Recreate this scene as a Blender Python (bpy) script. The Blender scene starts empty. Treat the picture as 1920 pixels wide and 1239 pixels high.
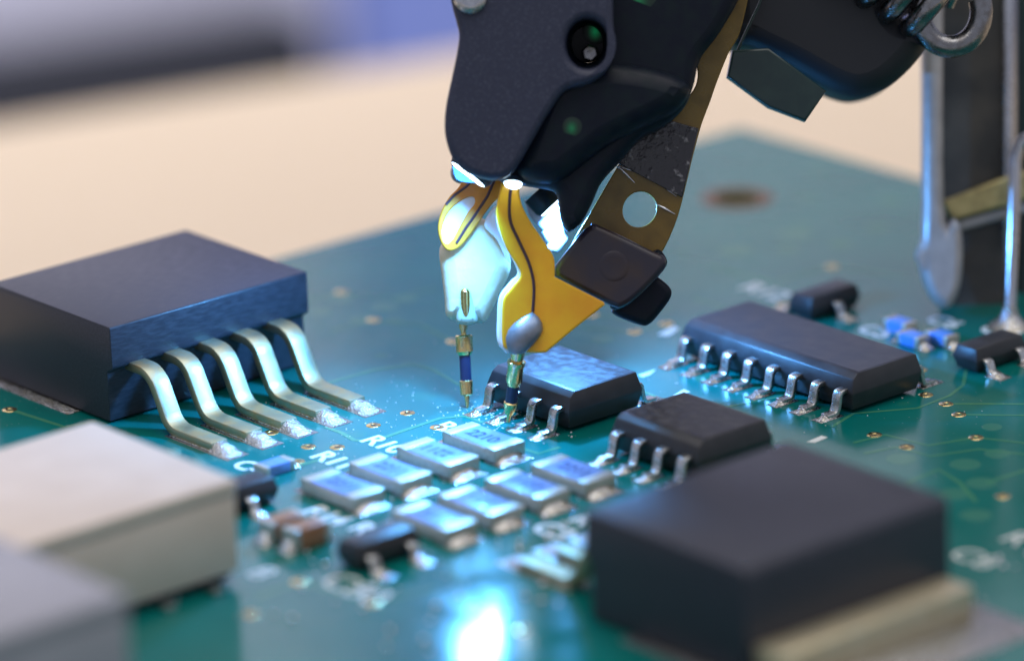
import bpy, bmesh, math, random
from mathutils import Vector, Matrix
random.seed(7)
sc = bpy.context.scene
col = sc.collection
sc.unit_settings.system = 'METRIC'
sc.unit_settings.scale_length = 0.001          # one unit is one millimetre
# ------------------------------------------------------------------ camera
CP = Vector((140.5246, -117.3637, 66.7789))
AZ, EL, ROLL, FPX = math.radians(139.24974), math.radians(18.74358), math.radians(-1.46218), 9376.76
FW = Vector((math.cos(EL)*math.cos(AZ), math.cos(EL)*math.sin(AZ), -math.sin(EL)))
_r = Vector((math.sin(AZ), -math.cos(AZ), 0)); _u = _r.cross(FW)
RT = math.cos(ROLL)*_r + math.sin(ROLL)*_u
UP = -math.sin(ROLL)*_r + math.cos(ROLL)*_u
FOCUS = 197.2
cam = bpy.data.cameras.new('camera'); camo = bpy.data.objects.new('camera', cam); col.objects.link(camo)
camo.matrix_world = Matrix((( RT.x, UP.x, -FW.x, CP.x), (RT.y, UP.y, -FW.y, CP.y), (RT.z, UP.z, -FW.z, CP.z), (0, 0, 0, 1)))
cam.sensor_width = 36; cam.lens = FPX*36/1920
cam.clip_start = 1; cam.clip_end = 3000
cam.dof.use_dof = True; cam.dof.focus_distance = FOCUS
cam.dof.aperture_fstop = cam.lens*1e-3/6.0       # a 6 mm wide entrance pupil
sc.camera = camo
# ------------------------------------------------------------------ world, lamps, exposure
w = bpy.data.worlds.new('World'); sc.world = w; w.use_nodes = True
w.node_tree.nodes['Background'].inputs[0].default_value = (0.80, 0.84, 1.0, 1)
w.node_tree.nodes['Background'].inputs[1].default_value = 0.48
def lamp(name, kind, loc, energy, color, **kw):
    l = bpy.data.lights.new(name, kind); l.energy = energy; l.color = color
    for k, v in kw.items(): setattr(l, k, v)
    o = bpy.data.objects.new(name, l); o.location = loc; col.objects.link(o); return o
def aim(o, tgt):
    o.rotation_euler = (Vector(tgt)-o.location).to_track_quat('-Z', 'Y').to_euler()
room = lamp('room_light', 'AREA', (10, 0, 330), 680000, (1.0, 0.95, 0.88), shape='RECTANGLE', size=380, size_y=300)
aim(room, (-20, 10, 0))
wall_fill = lamp('wall_fill_light', 'AREA', (-120, 70, 300), 270000, (0.92, 0.93, 1.0), shape='RECTANGLE', size=160, size_y=120, spread=math.radians(70))  # added fill lamp that brightens the back wall
aim(wall_fill, (-260, 130, -20))
LED_POS = CP+(FW+RT*((876-960)/FPX)-UP*((330-619.5)/FPX))*195.0
LED_AIM = Vector((-4.2, -6.0, 0))
led = lamp('led_light', 'AREA', LED_POS, 5600, (0.10, 0.43, 1.0), shape='ELLIPSE', size=1.5, size_y=2.2, spread=math.radians(150))
aim(led, LED_AIM)
LED2_POS = CP+(FW+RT*((1034-960)/FPX)-UP*((392-619.5)/FPX))*199.4
LED2_AIM = Vector((4.0, 11.5, 0))
led2 = lamp('rear_led_light', 'AREA', LED2_POS, 5200, (0.10, 0.40, 1.0), shape='DISK', size=0.9)
aim(led2, LED2_AIM)
sc.view_settings.view_transform = 'Standard'; sc.view_settings.look = 'None'
sc.view_settings.exposure = 0; sc.view_settings.gamma = 1
sc.render.engine = 'CYCLES'
sc.cycles.use_denoising = True
sc.cycles.max_bounces = 8; sc.cycles.sample_clamp_indirect = 12; sc.cycles.caustics_reflective = False; sc.cycles.caustics_refractive = False

# ------------------------------------------------------------------ helpers
def ray(px, py): return FW + RT*((px-960)/FPX) - UP*((py-619.5)/FPX)
def at(px, py, z=0.0):
    d = ray(px, py); return CP + d*((z-CP.z)/d.z)
def hd(px, py, dep): return CP + ray(px, py)*dep

def tag(o, label, cat=None, group=None, kind=None):
    if label: o['label'] = label
    if cat: o['category'] = cat
    if group: o['group'] = group
    if kind: o['kind'] = kind
    return o
def thing(name, loc, label, cat, group=None, rz=0):
    o = bpy.data.objects.new(name, None); o.empty_display_size = 1
    o.location = loc; o.rotation_euler.z = rz; col.objects.link(o)
    return tag(o, label, cat, group)
def root_of(o):
    while o.parent: o = o.parent
    return o
def link(name, me, mat, parent=None, world=False):
    if mat is not None and not me.materials: me.materials.append(mat)
    o = bpy.data.objects.new(name, me); col.objects.link(o)
    if parent:
        o.parent = parent
        if world: me.transform(Matrix.Translation(-Vector(root_of(parent).location)))
    return o
def copy_tree(o, parent=None):
    c = o.copy(); col.objects.link(c); c.parent = parent
    for ch in list(o.children): copy_tree(ch, c)
    return c
def finish(me, angle=35):
    me.shade_smooth(); me.set_sharp_from_angle(angle=math.radians(angle)); me.update(); return me

class MB:
    def __init__(s): s.v = []; s.f = []
    def add(s, vs, fs):
        n = len(s.v); s.v += [Vector(p) for p in vs]; s.f += [tuple(i+n for i in f) for f in fs]; return s
    def box(s, a, b):
        (x0, y0, z0), (x1, y1, z1) = a, b
        return s.add([(x0,y0,z0),(x1,y0,z0),(x1,y1,z0),(x0,y1,z0),(x0,y0,z1),(x1,y0,z1),(x1,y1,z1),(x0,y1,z1)],
                     [(3,2,1,0),(4,5,6,7),(0,1,5,4),(1,2,6,5),(2,3,7,6),(3,0,4,7)])
    def rings(s, rings, cap=True):
        n = len(rings[0]); vs = [p for r in rings for p in r]; fs = []
        for k in range(len(rings)-1):
            for i in range(n):
                j = (i+1) % n; fs.append((k*n+i, k*n+j, (k+1)*n+j, (k+1)*n+i))
        if cap: fs += [tuple(reversed(range(n))), tuple((len(rings)-1)*n+i for i in range(n))]
        return s.add(vs, fs)
    def revolve(s, p0, p1, prof, n=24):
        p0, p1 = Vector(p0), Vector(p1); ax = p1-p0
        a = ax.normalized(); e = a.orthogonal().normalized(); g = a.cross(e)
        return s.rings([[p0+ax*t+(e*math.cos(q)+g*math.sin(q))*max(r, 1e-4) for q in [2*math.pi*i/n for i in range(n)]] for t, r in prof])
    def tube(s, pts, r, n=10, cap=True):
        pts = [Vector(p) for p in pts]; rs = []; e = None
        for i, p in enumerate(pts):
            t = (pts[min(i+1, len(pts)-1)]-pts[max(i-1, 0)]).normalized()
            e = (t.orthogonal() if e is None else (e - t*e.dot(t))).normalized(); g = t.cross(e)
            rr = r[i] if isinstance(r, (list, tuple)) else r
            rs.append([p+(e*math.cos(q)+g*math.sin(q))*rr for q in [2*math.pi*k/n for k in range(n)]])
        return s.rings(rs, cap)
    def strip(s, path, th, y0, y1):                 # flat bent strip: (x, z) path, thickness, width along y
        L = []; R = []
        for i, (x, z) in enumerate(path):
            a = Vector(path[max(i-1, 0)]); b = Vector(path[min(i+1, len(path)-1)]); t = (b-a).normalized(); n = Vector((-t.y, t.x))*th/2
            L.append((x+n.x, z+n.y)); R.append((x-n.x, z-n.y))
        return s.rings([[(l[0], y0, l[1]), (l[0], y1, l[1]), (r[0], y1, r[1]), (r[0], y0, r[1])] for l, r in zip(L, R)])
    def prism(s, pts, z0, z1):
        n = len(pts); return s.rings([[(x, y, z0) for x, y in pts], [(x, y, z1) for x, y in pts]])
    def mesh(s, bevel=0, seg=2, angle=35, jitter=0):
        me = bpy.data.meshes.new('m'); me.from_pydata([tuple(p) for p in s.v], [], s.f)
        bm = bmesh.new(); bm.from_mesh(me); bmesh.ops.recalc_face_normals(bm, faces=bm.faces)
        if bevel:
            ed = [e for e in bm.edges if len(e.link_faces) == 2 and e.calc_face_angle(0) > 0.5]
            bmesh.ops.bevel(bm, geom=ed, offset=bevel, segments=seg, affect='EDGES', profile=0.5)
        if jitter:
            for v in bm.verts: v.co += Vector((random.uniform(-1, 1), random.uniform(-1, 1), random.uniform(-1, 1)))*jitter
        bm.to_mesh(me); bm.free(); return finish(me, angle)
    def build(s, name, mat, parent=None, bevel=0, world=False, **k):
        return link(name, s.mesh(bevel, **k), mat, parent, world)

def smooth(pts, k=5, closed=True):                  # Catmull-Rom through traced points; a point given as (x, y, 1) stays a corner
    n = len(pts); out = []
    for i in range(n if closed else n-1):
        g = lambda j: Vector(pts[j % n if closed else max(0, min(n-1, j))][:2])
        p0, p1, p2, p3 = g(i-1), g(i), g(i+1), g(i+2)
        c1 = len(pts[i]) > 2; c2 = len(pts[(i+1) % n]) > 2
        m1 = Vector((0, 0)) if c1 else (p2-p0)/2; m2 = Vector((0, 0)) if c2 else (p3-p1)/2
        if c1 and c2: m1 = m2 = (p2-p1)
        for q in range(k if not (c1 and c2) else 1):
            t = q/k; out.append((2*t**3-3*t*t+1)*p1+(t**3-2*t*t+t)*m1+(-2*t**3+3*t*t)*p2+(t**3-t*t)*m2)
    if not closed: out.append(Vector(pts[-1][:2]))
    return [tuple(p) for p in out]
def ellipse(cx, cy, rx, ry, rot=0, n=28):
    c, s_ = math.cos(rot), math.sin(rot)
    return [(cx+rx*math.cos(a)*c-ry*math.sin(a)*s_, cy+rx*math.cos(a)*s_+ry*math.sin(a)*c) for a in [2*math.pi*i/n for i in range(n)]]
def plate(name, outline, dep0, dep1, mat, parent, holes=(), bevel=0.06, k=5, smoothed=True, tilt=None):
    """solid plate of the probe arm: traced outline between two distances from the lens, with holes and rounded rims"""
    mid, half = (dep0+dep1)/2, abs(dep1-dep0)/2
    sc_ = mid/FPX
    cu = bpy.data.curves.new('c', 'CURVE'); cu.dimensions = '2D'; cu.fill_mode = 'BOTH'
    for ring in [smooth(outline, k) if smoothed else [p[:2] for p in outline]]+list(holes):
        sp = cu.splines.new('POLY'); sp.points.add(len(ring)-1); sp.use_cyclic_u = True
        for p, q in zip(sp.points, ring): p.co = ((q[0]-960)*sc_, -(q[1]-619.5)*sc_, 0, 1)
    b = min(bevel, half*0.95); cu.bevel_depth = b; cu.extrude = max(half-b, 0.001); cu.bevel_resolution = 2; cu.offset = -b
    tmp = bpy.data.objects.new('t', cu); col.objects.link(tmp)
    me = bpy.data.meshes.new_from_object(tmp.evaluated_get(bpy.context.evaluated_depsgraph_get()))
    bpy.data.objects.remove(tmp); bpy.data.curves.remove(cu)
    O = CP+FW*mid
    M = Matrix(((RT.x, UP.x, -FW.x, O.x), (RT.y, UP.y, -FW.y, O.y), (RT.z, UP.z, -FW.z, O.z), (0, 0, 0, 1)))
    if tilt:
        (tx, ty), ang, ax = tilt                    # swing the plate about a point on it
        T = Matrix.Translation(((tx-960)*sc_, -(ty-619.5)*sc_, 0))
        M = M @ T @ Matrix.Rotation(math.radians(ang), 4, ax) @ T.inverted()
    M_ = M; me.transform(M_); me.materials.clear()
    bm = bmesh.new(); bm.from_mesh(me); bmesh.ops.remove_doubles(bm, verts=bm.verts, dist=1e-4); bm.to_mesh(me); bm.free()
    finish(me, 40)
    for p in me.polygons:
        if len(p.vertices) == 3 or p.area > 0.05:
            if abs(p.normal.dot((M_.to_3x3() @ Vector((0, 0, 1))))) > 0.999: p.use_smooth = False
    return link(name, me, mat, parent, True)
def text_mesh(s, size, bold=0.0, ext=0.004, spacing=1.0):
    cu = bpy.data.curves.new('t', 'FONT'); cu.body = s; cu.size = size; cu.offset = bold; cu.extrude = ext; cu.space_character = spacing
    cu.resolution_u = 4
    tmp = bpy.data.objects.new('t', cu); col.objects.link(tmp)
    me = bpy.data.meshes.new_from_object(tmp.evaluated_get(bpy.context.evaluated_depsgraph_get()))
    bpy.data.objects.remove(tmp); bpy.data.curves.remove(cu); me.materials.clear(); return me

# ------------------------------------------------------------------ materials
def mat(name, base, rough=0.5, metal=0.0, noise=None, bump=None, coat=0, spec=0.5, rvar=0, sss=0, trans=0, emit=None, ior=1.5, stretch=None):
    """noise=(scale, colour2, lo, hi)   bump=(scale, strength, distance)   rvar: how far the noise swings the roughness"""
    m = bpy.data.materials.new(name); m.use_nodes = True; nt = m.node_tree; N = nt.nodes; L = nt.links
    b = N['Principled BSDF']; I = b.inputs
    I['Base Color'].default_value = (*base, 1); I['Roughness'].default_value = rough; I['Metallic'].default_value = metal
    I['IOR'].default_value = ior; I['Coat Weight'].default_value = coat; I['Coat Roughness'].default_value = 0.05
    I['Specular IOR Level'].default_value = spec; I['Transmission Weight'].default_value = trans
    if sss: I['Subsurface Weight'].default_value = sss; I['Subsurface Radius'].default_value = (1, 1, 1); I['Subsurface Scale'].default_value = 0.5
    if emit: I['Emission Color'].default_value = (*emit[0], 1); I['Emission Strength'].default_value = emit[1]
    tc = N.new('ShaderNodeTexCoord'); vec = tc.outputs['Object']
    if stretch:
        mp = N.new('ShaderNodeMapping'); mp.inputs['Scale'].default_value = stretch; L.new(vec, mp.inputs[0]); vec = mp.outputs[0]
    if noise:
        t = N.new('ShaderNodeTexNoise'); t.inputs['Scale'].default_value = noise[0]; t.inputs['Detail'].default_value = 5; L.new(vec, t.inputs[0])
        r = N.new('ShaderNodeValToRGB'); r.color_ramp.elements[0].position = noise[2]; r.color_ramp.elements[1].position = noise[3]
        r.color_ramp.elements[0].color = (*base, 1); r.color_ramp.elements[1].color = (*noise[1], 1)
        L.new(t.outputs[0], r.inputs[0]); L.new(r.outputs[0], I['Base Color'])
        if rvar:
            mr = N.new('ShaderNodeMapRange'); mr.inputs[1].default_value = 0.3; mr.inputs[2].default_value = 0.7
            mr.inputs[3].default_value = max(rough-rvar, 0.02); mr.inputs[4].default_value = rough+rvar
            L.new(t.outputs[0], mr.inputs[0]); L.new(mr.outputs[0], I['Roughness'])
    if bump:
        t2 = N.new('ShaderNodeTexNoise'); t2.inputs['Scale'].default_value = bump[0]; t2.inputs['Detail'].default_value = 4; L.new(vec, t2.inputs[0])
        bp = N.new('ShaderNodeBump'); bp.inputs['Strength'].default_value = bump[1]; bp.inputs['Distance'].default_value = bump[2]
        L.new(t2.outputs[0], bp.inputs['Height']); L.new(bp.outputs[0], I['Normal'])
    return m
M = {}
M['plastic'] = mat('black_epoxy', (0.024, 0.024, 0.028), 0.42, noise=(1.3, (0.036, 0.036, 0.041), 0.35, 0.7), bump=(22, 0.25, 0.02), rvar=0.07)
M['moulding'] = mat('smooth_black_epoxy', (0.030, 0.031, 0.045), 0.42, noise=(9, (0.050, 0.051, 0.070), 0.4, 0.7), bump=(16, 0.3, 0.02), rvar=0.09, stretch=(1, 0.2, 1))
M['scuffed'] = mat('laser_marked_epoxy', (0.014, 0.014, 0.017), 0.5, noise=(2.6, (0.060, 0.060, 0.068), 0.44, 0.66), bump=(2.6, 0.4, 0.05), rvar=0.1)
M['tin'] = mat('tinned_copper', (0.46, 0.45, 0.31), 0.46, 0.9, noise=(1.6, (0.56, 0.42, 0.22), 0.46, 0.7), bump=(14, 0.3, 0.02), rvar=0.08)
M['lead'] = mat('matte_tin', (0.62, 0.62, 0.62), 0.30, 1.0, noise=(5, (0.42, 0.40, 0.36), 0.45, 0.7), bump=(18, 0.3, 0.02), rvar=0.12)
M['solder'] = mat('solder', (0.62, 0.62, 0.63), 0.15, 1.0, noise=(4, (0.42, 0.38, 0.30), 0.42, 0.66), bump=(9, 0.9, 0.07), rvar=0.10)
M['grain'] = mat('grainy_solder', (0.62, 0.62, 0.64), 0.34, 1.0, noise=(8, (0.40, 0.37, 0.32), 0.45, 0.7), bump=(11, 1.0, 0.08), rvar=0.15)
M['bead_metal'] = mat('bead_mirror', (0.8, 0.8, 0.82), 0.1, 1.0)  # mirror finish for the beads added to give glints
M['gold'] = mat('gold_plate', (0.83, 0.62, 0.26), 0.2, 1.0, noise=(6, (0.62, 0.50, 0.26), 0.45, 0.7), bump=(20, 0.2, 0.02), rvar=0.1)
M['sleeve'] = mat('navy_sleeve', (0.012, 0.022, 0.07), 0.42, bump=(30, 0.4, 0.02))
M['ceramic'] = mat('alumina', (0.62, 0.62, 0.60), 0.5, noise=(5, (0.48, 0.48, 0.47), 0.4, 0.7), bump=(12, 0.15, 0.02))
M['glaze'] = mat('blue_glaze', (0.12, 0.24, 0.56), 0.42, noise=(3, (0.17, 0.30, 0.62), 0.35, 0.7), bump=(9, 0.15, 0.02), coat=0.1)
M['cap_end'] = mat('terminal_tin', (0.60, 0.58, 0.52), 0.44, 0.8, noise=(5, (0.50, 0.44, 0.32), 0.45, 0.75), bump=(10, 0.3, 0.03), rvar=0.1)
M['ink'] = mat('marking_ink', (0.012, 0.03, 0.16), 0.6)
M['silk'] = mat('silkscreen_ink', (0.74, 0.76, 0.74), 0.55, noise=(9, (0.6, 0.64, 0.62), 0.5, 0.75), bump=(12, 0.2, 0.02))
M['trace'] = mat('masked_trace', (0.045, 0.22, 0.13), 0.14, noise=(3, (0.06, 0.24, 0.13), 0.4, 0.7))
M['dot'] = mat('masked_pad', (0.035, 0.19, 0.14), 0.16)
M['hole'] = mat('hole_dark', (0.03, 0.018, 0.01), 0.6)
M['brown'] = mat('capacitor_ceramic', (0.30, 0.13, 0.055), 0.45, noise=(4, (0.36, 0.18, 0.09), 0.4, 0.7))
M['ring'] = mat('bare_copper', (0.26, 0.15, 0.10), 0.5, 0.4, noise=(2, (0.2, 0.12, 0.08), 0.4, 0.7))
M['chip_led_tint'] = mat('led_tinted_body', (0.10, 0.30, 0.85), 0.35)  # blue LED light put into the chips' base colour
M['relay'] = mat('cream_case', (0.72, 0.59, 0.48), 0.42, noise=(0.5, (0.78, 0.65, 0.54), 0.35, 0.7), bump=(5, 0.15, 0.05))
M['relay2'] = mat('grey_case', (0.36, 0.35, 0.38), 0.45, noise=(0.4, (0.40, 0.39, 0.42), 0.35, 0.7))
M['head'] = mat('matte_black_cover', (0.020, 0.025, 0.054), 0.5, noise=(11, (0.060, 0.066, 0.105), 0.52, 0.74), bump=(26, 0.35, 0.02), rvar=0.1)
M['headdark'] = mat('black_housing', (0.004, 0.007, 0.016), 0.45, noise=(2, (0.006, 0.013, 0.018), 0.4, 0.7), rvar=0.1, spec=0.2)
M['motor'] = mat('motor_black', (0.006, 0.008, 0.013), 0.5, bump=(20, 0.1, 0.02))
M['smoked'] = mat('smoked_green', (0.010, 0.030, 0.030), 0.22, noise=(1.5, (0.016, 0.040, 0.036), 0.4, 0.7))
M['steel'] = mat('steel', (0.55, 0.56, 0.60), 0.22, 1.0, noise=(3, (0.42, 0.42, 0.44), 0.4, 0.7), bump=(9, 0.25, 0.03), rvar=0.12)
M['darksteel'] = mat('spring_steel', (0.26, 0.26, 0.27), 0.26, 1.0, noise=(3, (0.18, 0.17, 0.17), 0.4, 0.7), bump=(8, 0.3, 0.03), rvar=0.1)
M['chrome'] = mat('polished_steel', (0.50, 0.51, 0.54), 0.2, 1.0, noise=(1.2, (0.45, 0.45, 0.47), 0.4, 0.7), rvar=0.08)
M['satin'] = mat('satin_steel', (0.40, 0.39, 0.39), 0.42, 0.45, noise=(1.2, (0.50, 0.48, 0.47), 0.4, 0.7), bump=(5, 0.3, 0.05), rvar=0.1)
M['clipdark'] = mat('dark_metal', (0.030, 0.031, 0.028), 0.35, 0.2, noise=(0.6, (0.075, 0.068, 0.056), 0.4, 0.7), rvar=0.1)
M['brass'] = mat('brass', (0.50, 0.42, 0.19), 0.4, 0.4, noise=(1.5, (0.30, 0.24, 0.10), 0.4, 0.7), bump=(8, 0.3, 0.03))
M['kapton'] = mat('amber_film', (0.22, 0.125, 0.006), 0.3, noise=(1.2, (0.15, 0.085, 0.005), 0.4, 0.7), bump=(3, 0.12, 0.05), coat=0.1, rvar=0.06)
M['yellow'] = mat('yellow_laminate', (0.96, 0.48, 0.012), 0.34, noise=(1.0, (0.90, 0.38, 0.01), 0.35, 0.7), bump=(12, 0.1, 0.02), sss=0.25)
M['orange'] = mat('orange_film', (0.62, 0.22, 0.012), 0.4, noise=(1.2, (0.5, 0.16, 0.01), 0.4, 0.7), sss=0.1)
M['wire'] = mat('dark_trace', (0.05, 0.018, 0.03), 0.35)
M['lit_edge'] = mat('lit_edge_white', (0.85, 0.86, 0.86), 0.4, sss=0.3)  # white that stands for LED light on the blade's side
M['bracket'] = mat('pale_bracket', (0.22, 0.21, 0.30), 0.3, bump=(3, 0.3, 0.05), coat=0.3)
M['epoxy'] = mat('milky_epoxy', (0.68, 0.58, 0.40), 0.34, noise=(1.0, (0.74, 0.64, 0.46), 0.35, 0.7), bump=(2.5, 0.4, 0.1), sss=0.6)
M['resin'] = mat('greenish_resin', (0.42, 0.46, 0.36), 0.25, bump=(3, 0.3, 0.08), sss=0.3)
M['clear'] = mat('clear_resin', (0.80, 0.83, 0.9), 0.12, bump=(2, 0.4, 0.1), sss=0.4)
M['clamp'] = mat('smoked_brown_clamp', (0.022, 0.016, 0.028), 0.36, noise=(0.8, (0.048, 0.026, 0.020), 0.4, 0.7), coat=0.15, rvar=0.05)
M['foil'] = mat('dark_foil', (0.010, 0.007, 0.012), 0.14, noise=(3.0, (0.30, 0.27, 0.27), 0.60, 0.72), bump=(3.0, 0.9, 0.12), coat=0.5, rvar=0.1)  # pale noise patches are foil highlights put into the colour
M['blob'] = mat('grey_solder', (0.20, 0.22, 0.25), 0.36, 0.6, noise=(2, (0.28, 0.30, 0.33), 0.4, 0.7), bump=(9, 0.2, 0.02))
M['bead'] = mat('grey_resin', (0.20, 0.20, 0.26), 0.35, bump=(8, 0.2, 0.03))
M['lens'] = mat('led_lens', (0.9, 0.95, 1.0), 0.2, emit=((0.55, 0.78, 1.0), 14))
M['green'] = mat('green_glow', (0.003, 0.02, 0.012), 0.45, emit=((0.0, 0.9, 0.3), 0.2))
_nt = M['green'].node_tree; _tc = _nt.nodes.new('ShaderNodeTexCoord'); _mp = _nt.nodes.new('ShaderNodeMapping'); _mp.vector_type = 'POINT'
_mp.inputs['Location'].default_value = (-1, -1, -1); _mp.inputs['Scale'].default_value = (2, 2, 2)
_gr = _nt.nodes.new('ShaderNodeTexGradient'); _gr.gradient_type = 'QUADRATIC_SPHERE'; _mu = _nt.nodes.new('ShaderNodeMath'); _mu.operation = 'MULTIPLY'; _mu.inputs[1].default_value = 0.12
_nt.links.new(_tc.outputs['Generated'], _mp.inputs[0]); _nt.links.new(_mp.outputs[0], _gr.inputs[0]); _nt.links.new(_gr.outputs[1], _mu.inputs[0]); _nt.links.new(_mu.outputs[0], _nt.nodes['Principled BSDF'].inputs['Emission Strength'])
M['flux'] = mat('flux_residue', (0.66, 0.68, 0.68), 0.12, coat=0.8)
M['table'] = mat('cream_table', (0.82, 0.645, 0.425), 0.55, noise=(0.012, (0.86, 0.68, 0.46), 0.35, 0.7), bump=(0.6, 0.1, 0.2))
M['panel'] = mat('lavender_panel', (0.82, 0.80, 0.94), 0.6, noise=(0.01, (0.75, 0.73, 0.90), 0.35, 0.7))
M['paneldark'] = mat('charcoal_band', (0.02, 0.021, 0.03), 0.7)
M['panelblue'] = mat('blue_panel', (0.24, 0.31, 0.74), 0.6, noise=(0.02, (0.28, 0.35, 0.76), 0.35, 0.7))

def board_material():
    m = bpy.data.materials.new('green_soldermask'); m.use_nodes = True; nt = m.node_tree; N = nt.nodes; L = nt.links
    b = N['Principled BSDF']; I = b.inputs
    tc = N.new('ShaderNodeTexCoord')
    n1 = N.new('ShaderNodeTexNoise'); n1.inputs['Scale'].default_value = 0.22; n1.inputs['Detail'].default_value = 3; L.new(tc.outputs['Object'], n1.inputs[0])
    r1 = N.new('ShaderNodeValToRGB'); r1.color_ramp.elements[0].position = 0.35; r1.color_ramp.elements[1].position = 0.7
    r1.color_ramp.elements[0].color = (0.0016, 0.135, 0.120, 1); r1.color_ramp.elements[1].color = (0.0022, 0.165, 0.145, 1)
    L.new(n1.outputs[0], r1.inputs[0])
    # copper pour seen through the mask: rounded clearings in a loose grid
    vo = N.new('ShaderNodeTexVoronoi'); vo.inputs['Scale'].default_value = 0.42; vo.inputs['Randomness'].default_value = 0.75; L.new(tc.outputs['Object'], vo.inputs[0])
    r2 = N.new('ShaderNodeValToRGB'); r2.color_ramp.elements[0].position = 0.20; r2.color_ramp.elements[1].position = 0.26
    r2.color_ramp.elements[0].color = (1, 1, 1, 1); r2.color_ramp.elements[1].color = (0, 0, 0, 1); L.new(vo.outputs['Distance'], r2.inputs[0])
    n3 = N.new('ShaderNodeTexNoise'); n3.inputs['Scale'].default_value = 0.09; L.new(tc.outputs['Object'], n3.inputs[0])
    r3 = N.new('ShaderNodeValToRGB'); r3.color_ramp.elements[0].position = 0.5; r3.color_ramp.elements[1].position = 0.6; L.new(n3.outputs[0], r3.inputs[0])
    mu = N.new('ShaderNodeMath'); mu.operation = 'MULTIPLY'; L.new(r2.outputs[0], mu.inputs[0]); L.new(r3.outputs[0], mu.inputs[1])
    mu2 = N.new('ShaderNodeMath'); mu2.operation = 'MULTIPLY'; mu2.inputs[1].default_value = 0.55; L.new(mu.outputs[0], mu2.inputs[0])
    mx = N.new('ShaderNodeMix'); mx.data_type = 'RGBA'; L.new(mu2.outputs[0], mx.inputs[0]); L.new(r1.outputs[0], mx.inputs[6]); mx.inputs[7].default_value = (0.03, 0.19, 0.10, 1)
    # dust specks
    vd = N.new('ShaderNodeTexVoronoi'); vd.inputs['Scale'].default_value = 2.6; L.new(tc.outputs['Object'], vd.inputs[0])
    rd = N.new('ShaderNodeValToRGB'); rd.color_ramp.elements[0].position = 0.045; rd.color_ramp.elements[1].position = 0.075
    rd.color_ramp.elements[0].color = (1, 1, 1, 1); rd.color_ramp.elements[1].color = (0, 0, 0, 1); L.new(vd.outputs['Distance'], rd.inputs[0])
    md = N.new('ShaderNodeMath'); md.operation = 'MULTIPLY'; md.inputs[1].default_value = 0.5; L.new(rd.outputs[0], md.inputs[0])
    mx2 = N.new('ShaderNodeMix'); mx2.data_type = 'RGBA'; L.new(md.outputs[0], mx2.inputs[0]); L.new(mx.outputs[2], mx2.inputs[6]); mx2.inputs[7].default_value = (0.35, 0.45, 0.45, 1)
    L.new(mx2.outputs[2], I['Base Color'])
    n4 = N.new('ShaderNodeTexNoise'); n4.inputs['Scale'].default_value = 0.5; n4.inputs['Detail'].default_value = 4; L.new(tc.outputs['Object'], n4.inputs[0])
    mr = N.new('ShaderNodeMapRange'); mr.inputs[1].default_value = 0.3; mr.inputs[2].default_value = 0.7; mr.inputs[3].default_value = 0.09; mr.inputs[4].default_value = 0.19
    L.new(n4.outputs[0], mr.inputs[0]); L.new(mr.outputs[0], I['Roughness'])
    n5 = N.new('ShaderNodeTexNoise'); n5.inputs['Scale'].default_value = 1.1; n5.inputs['Detail'].default_value = 3; L.new(tc.outputs['Object'], n5.inputs[0])
    bp = N.new('ShaderNodeBump'); bp.inputs['Strength'].default_value = 0.18; bp.inputs['Distance'].default_value = 0.03
    L.new(n5.outputs[0], bp.inputs['Height']); L.new(bp.outputs[0], I['Normal'])
    I['IOR'].default_value = 1.5
    return m
M['board'] = board_material()
M['substrate'] = mat('board_edge', (0.20, 0.22, 0.10), 0.6, noise=(3, (0.26, 0.25, 0.14), 0.4, 0.7))

# ------------------------------------------------------------------ setting: table and background
E0 = Vector((-106.5, 53.9, -20)); T = Vector((0.263, 0.965, 0)).normalized(); NO = Vector((-0.965, 0.263, 0)).normalized()
mb = MB()
q = [E0-T*400, E0+T*500, E0+T*500-NO*700, E0-T*400-NO*700]
mb.rings([[Vector((p.x, p.y, -32)) for p in q], [Vector((p.x, p.y, -20)) for p in q]])
tag(mb.build('table', M['table'], bevel=1.0), None, kind='structure')
def far(px, py, off):                               # where a line of sight meets the upright plane "off" behind the table edge
    d = ray(px, py); P = CP+d*((E0+NO*off-CP).dot(NO)/d.dot(NO)); return (P-E0).dot(T), P.z
def slab(name, off, t0, t1, z0, z1, th, m):
    a = E0+NO*off; mb = MB(); qq = [a+T*t0, a+T*t1, a+T*t1+NO*th, a+T*t0+NO*th]
    mb.rings([[Vector((p.x, p.y, z0)) for p in qq], [Vector((p.x, p.y, z1)) for p in qq]])
    return tag(mb.build(name, m, bevel=0.4), None, kind='structure')
OFF = 170
tb = far(640, 40, OFF)[0]; zs = far(0, 128, OFF-10)[1]
slab('dark_band', OFF-10, -500, far(610, 100, OFF-10)[0], -140, zs, 9, M['paneldark'])  # dark band along the foot of the far wall
slab('wall', OFF, -500, tb-0.2, -140, 260, 6, M['panel'])
slab('blue_wall', OFF-4, tb, tb+30, -140, 260, 10, M['panelblue'])
slab('wall', OFF, tb+30.2, tb+700, -140, 260, 6, M['panel'])

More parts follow.
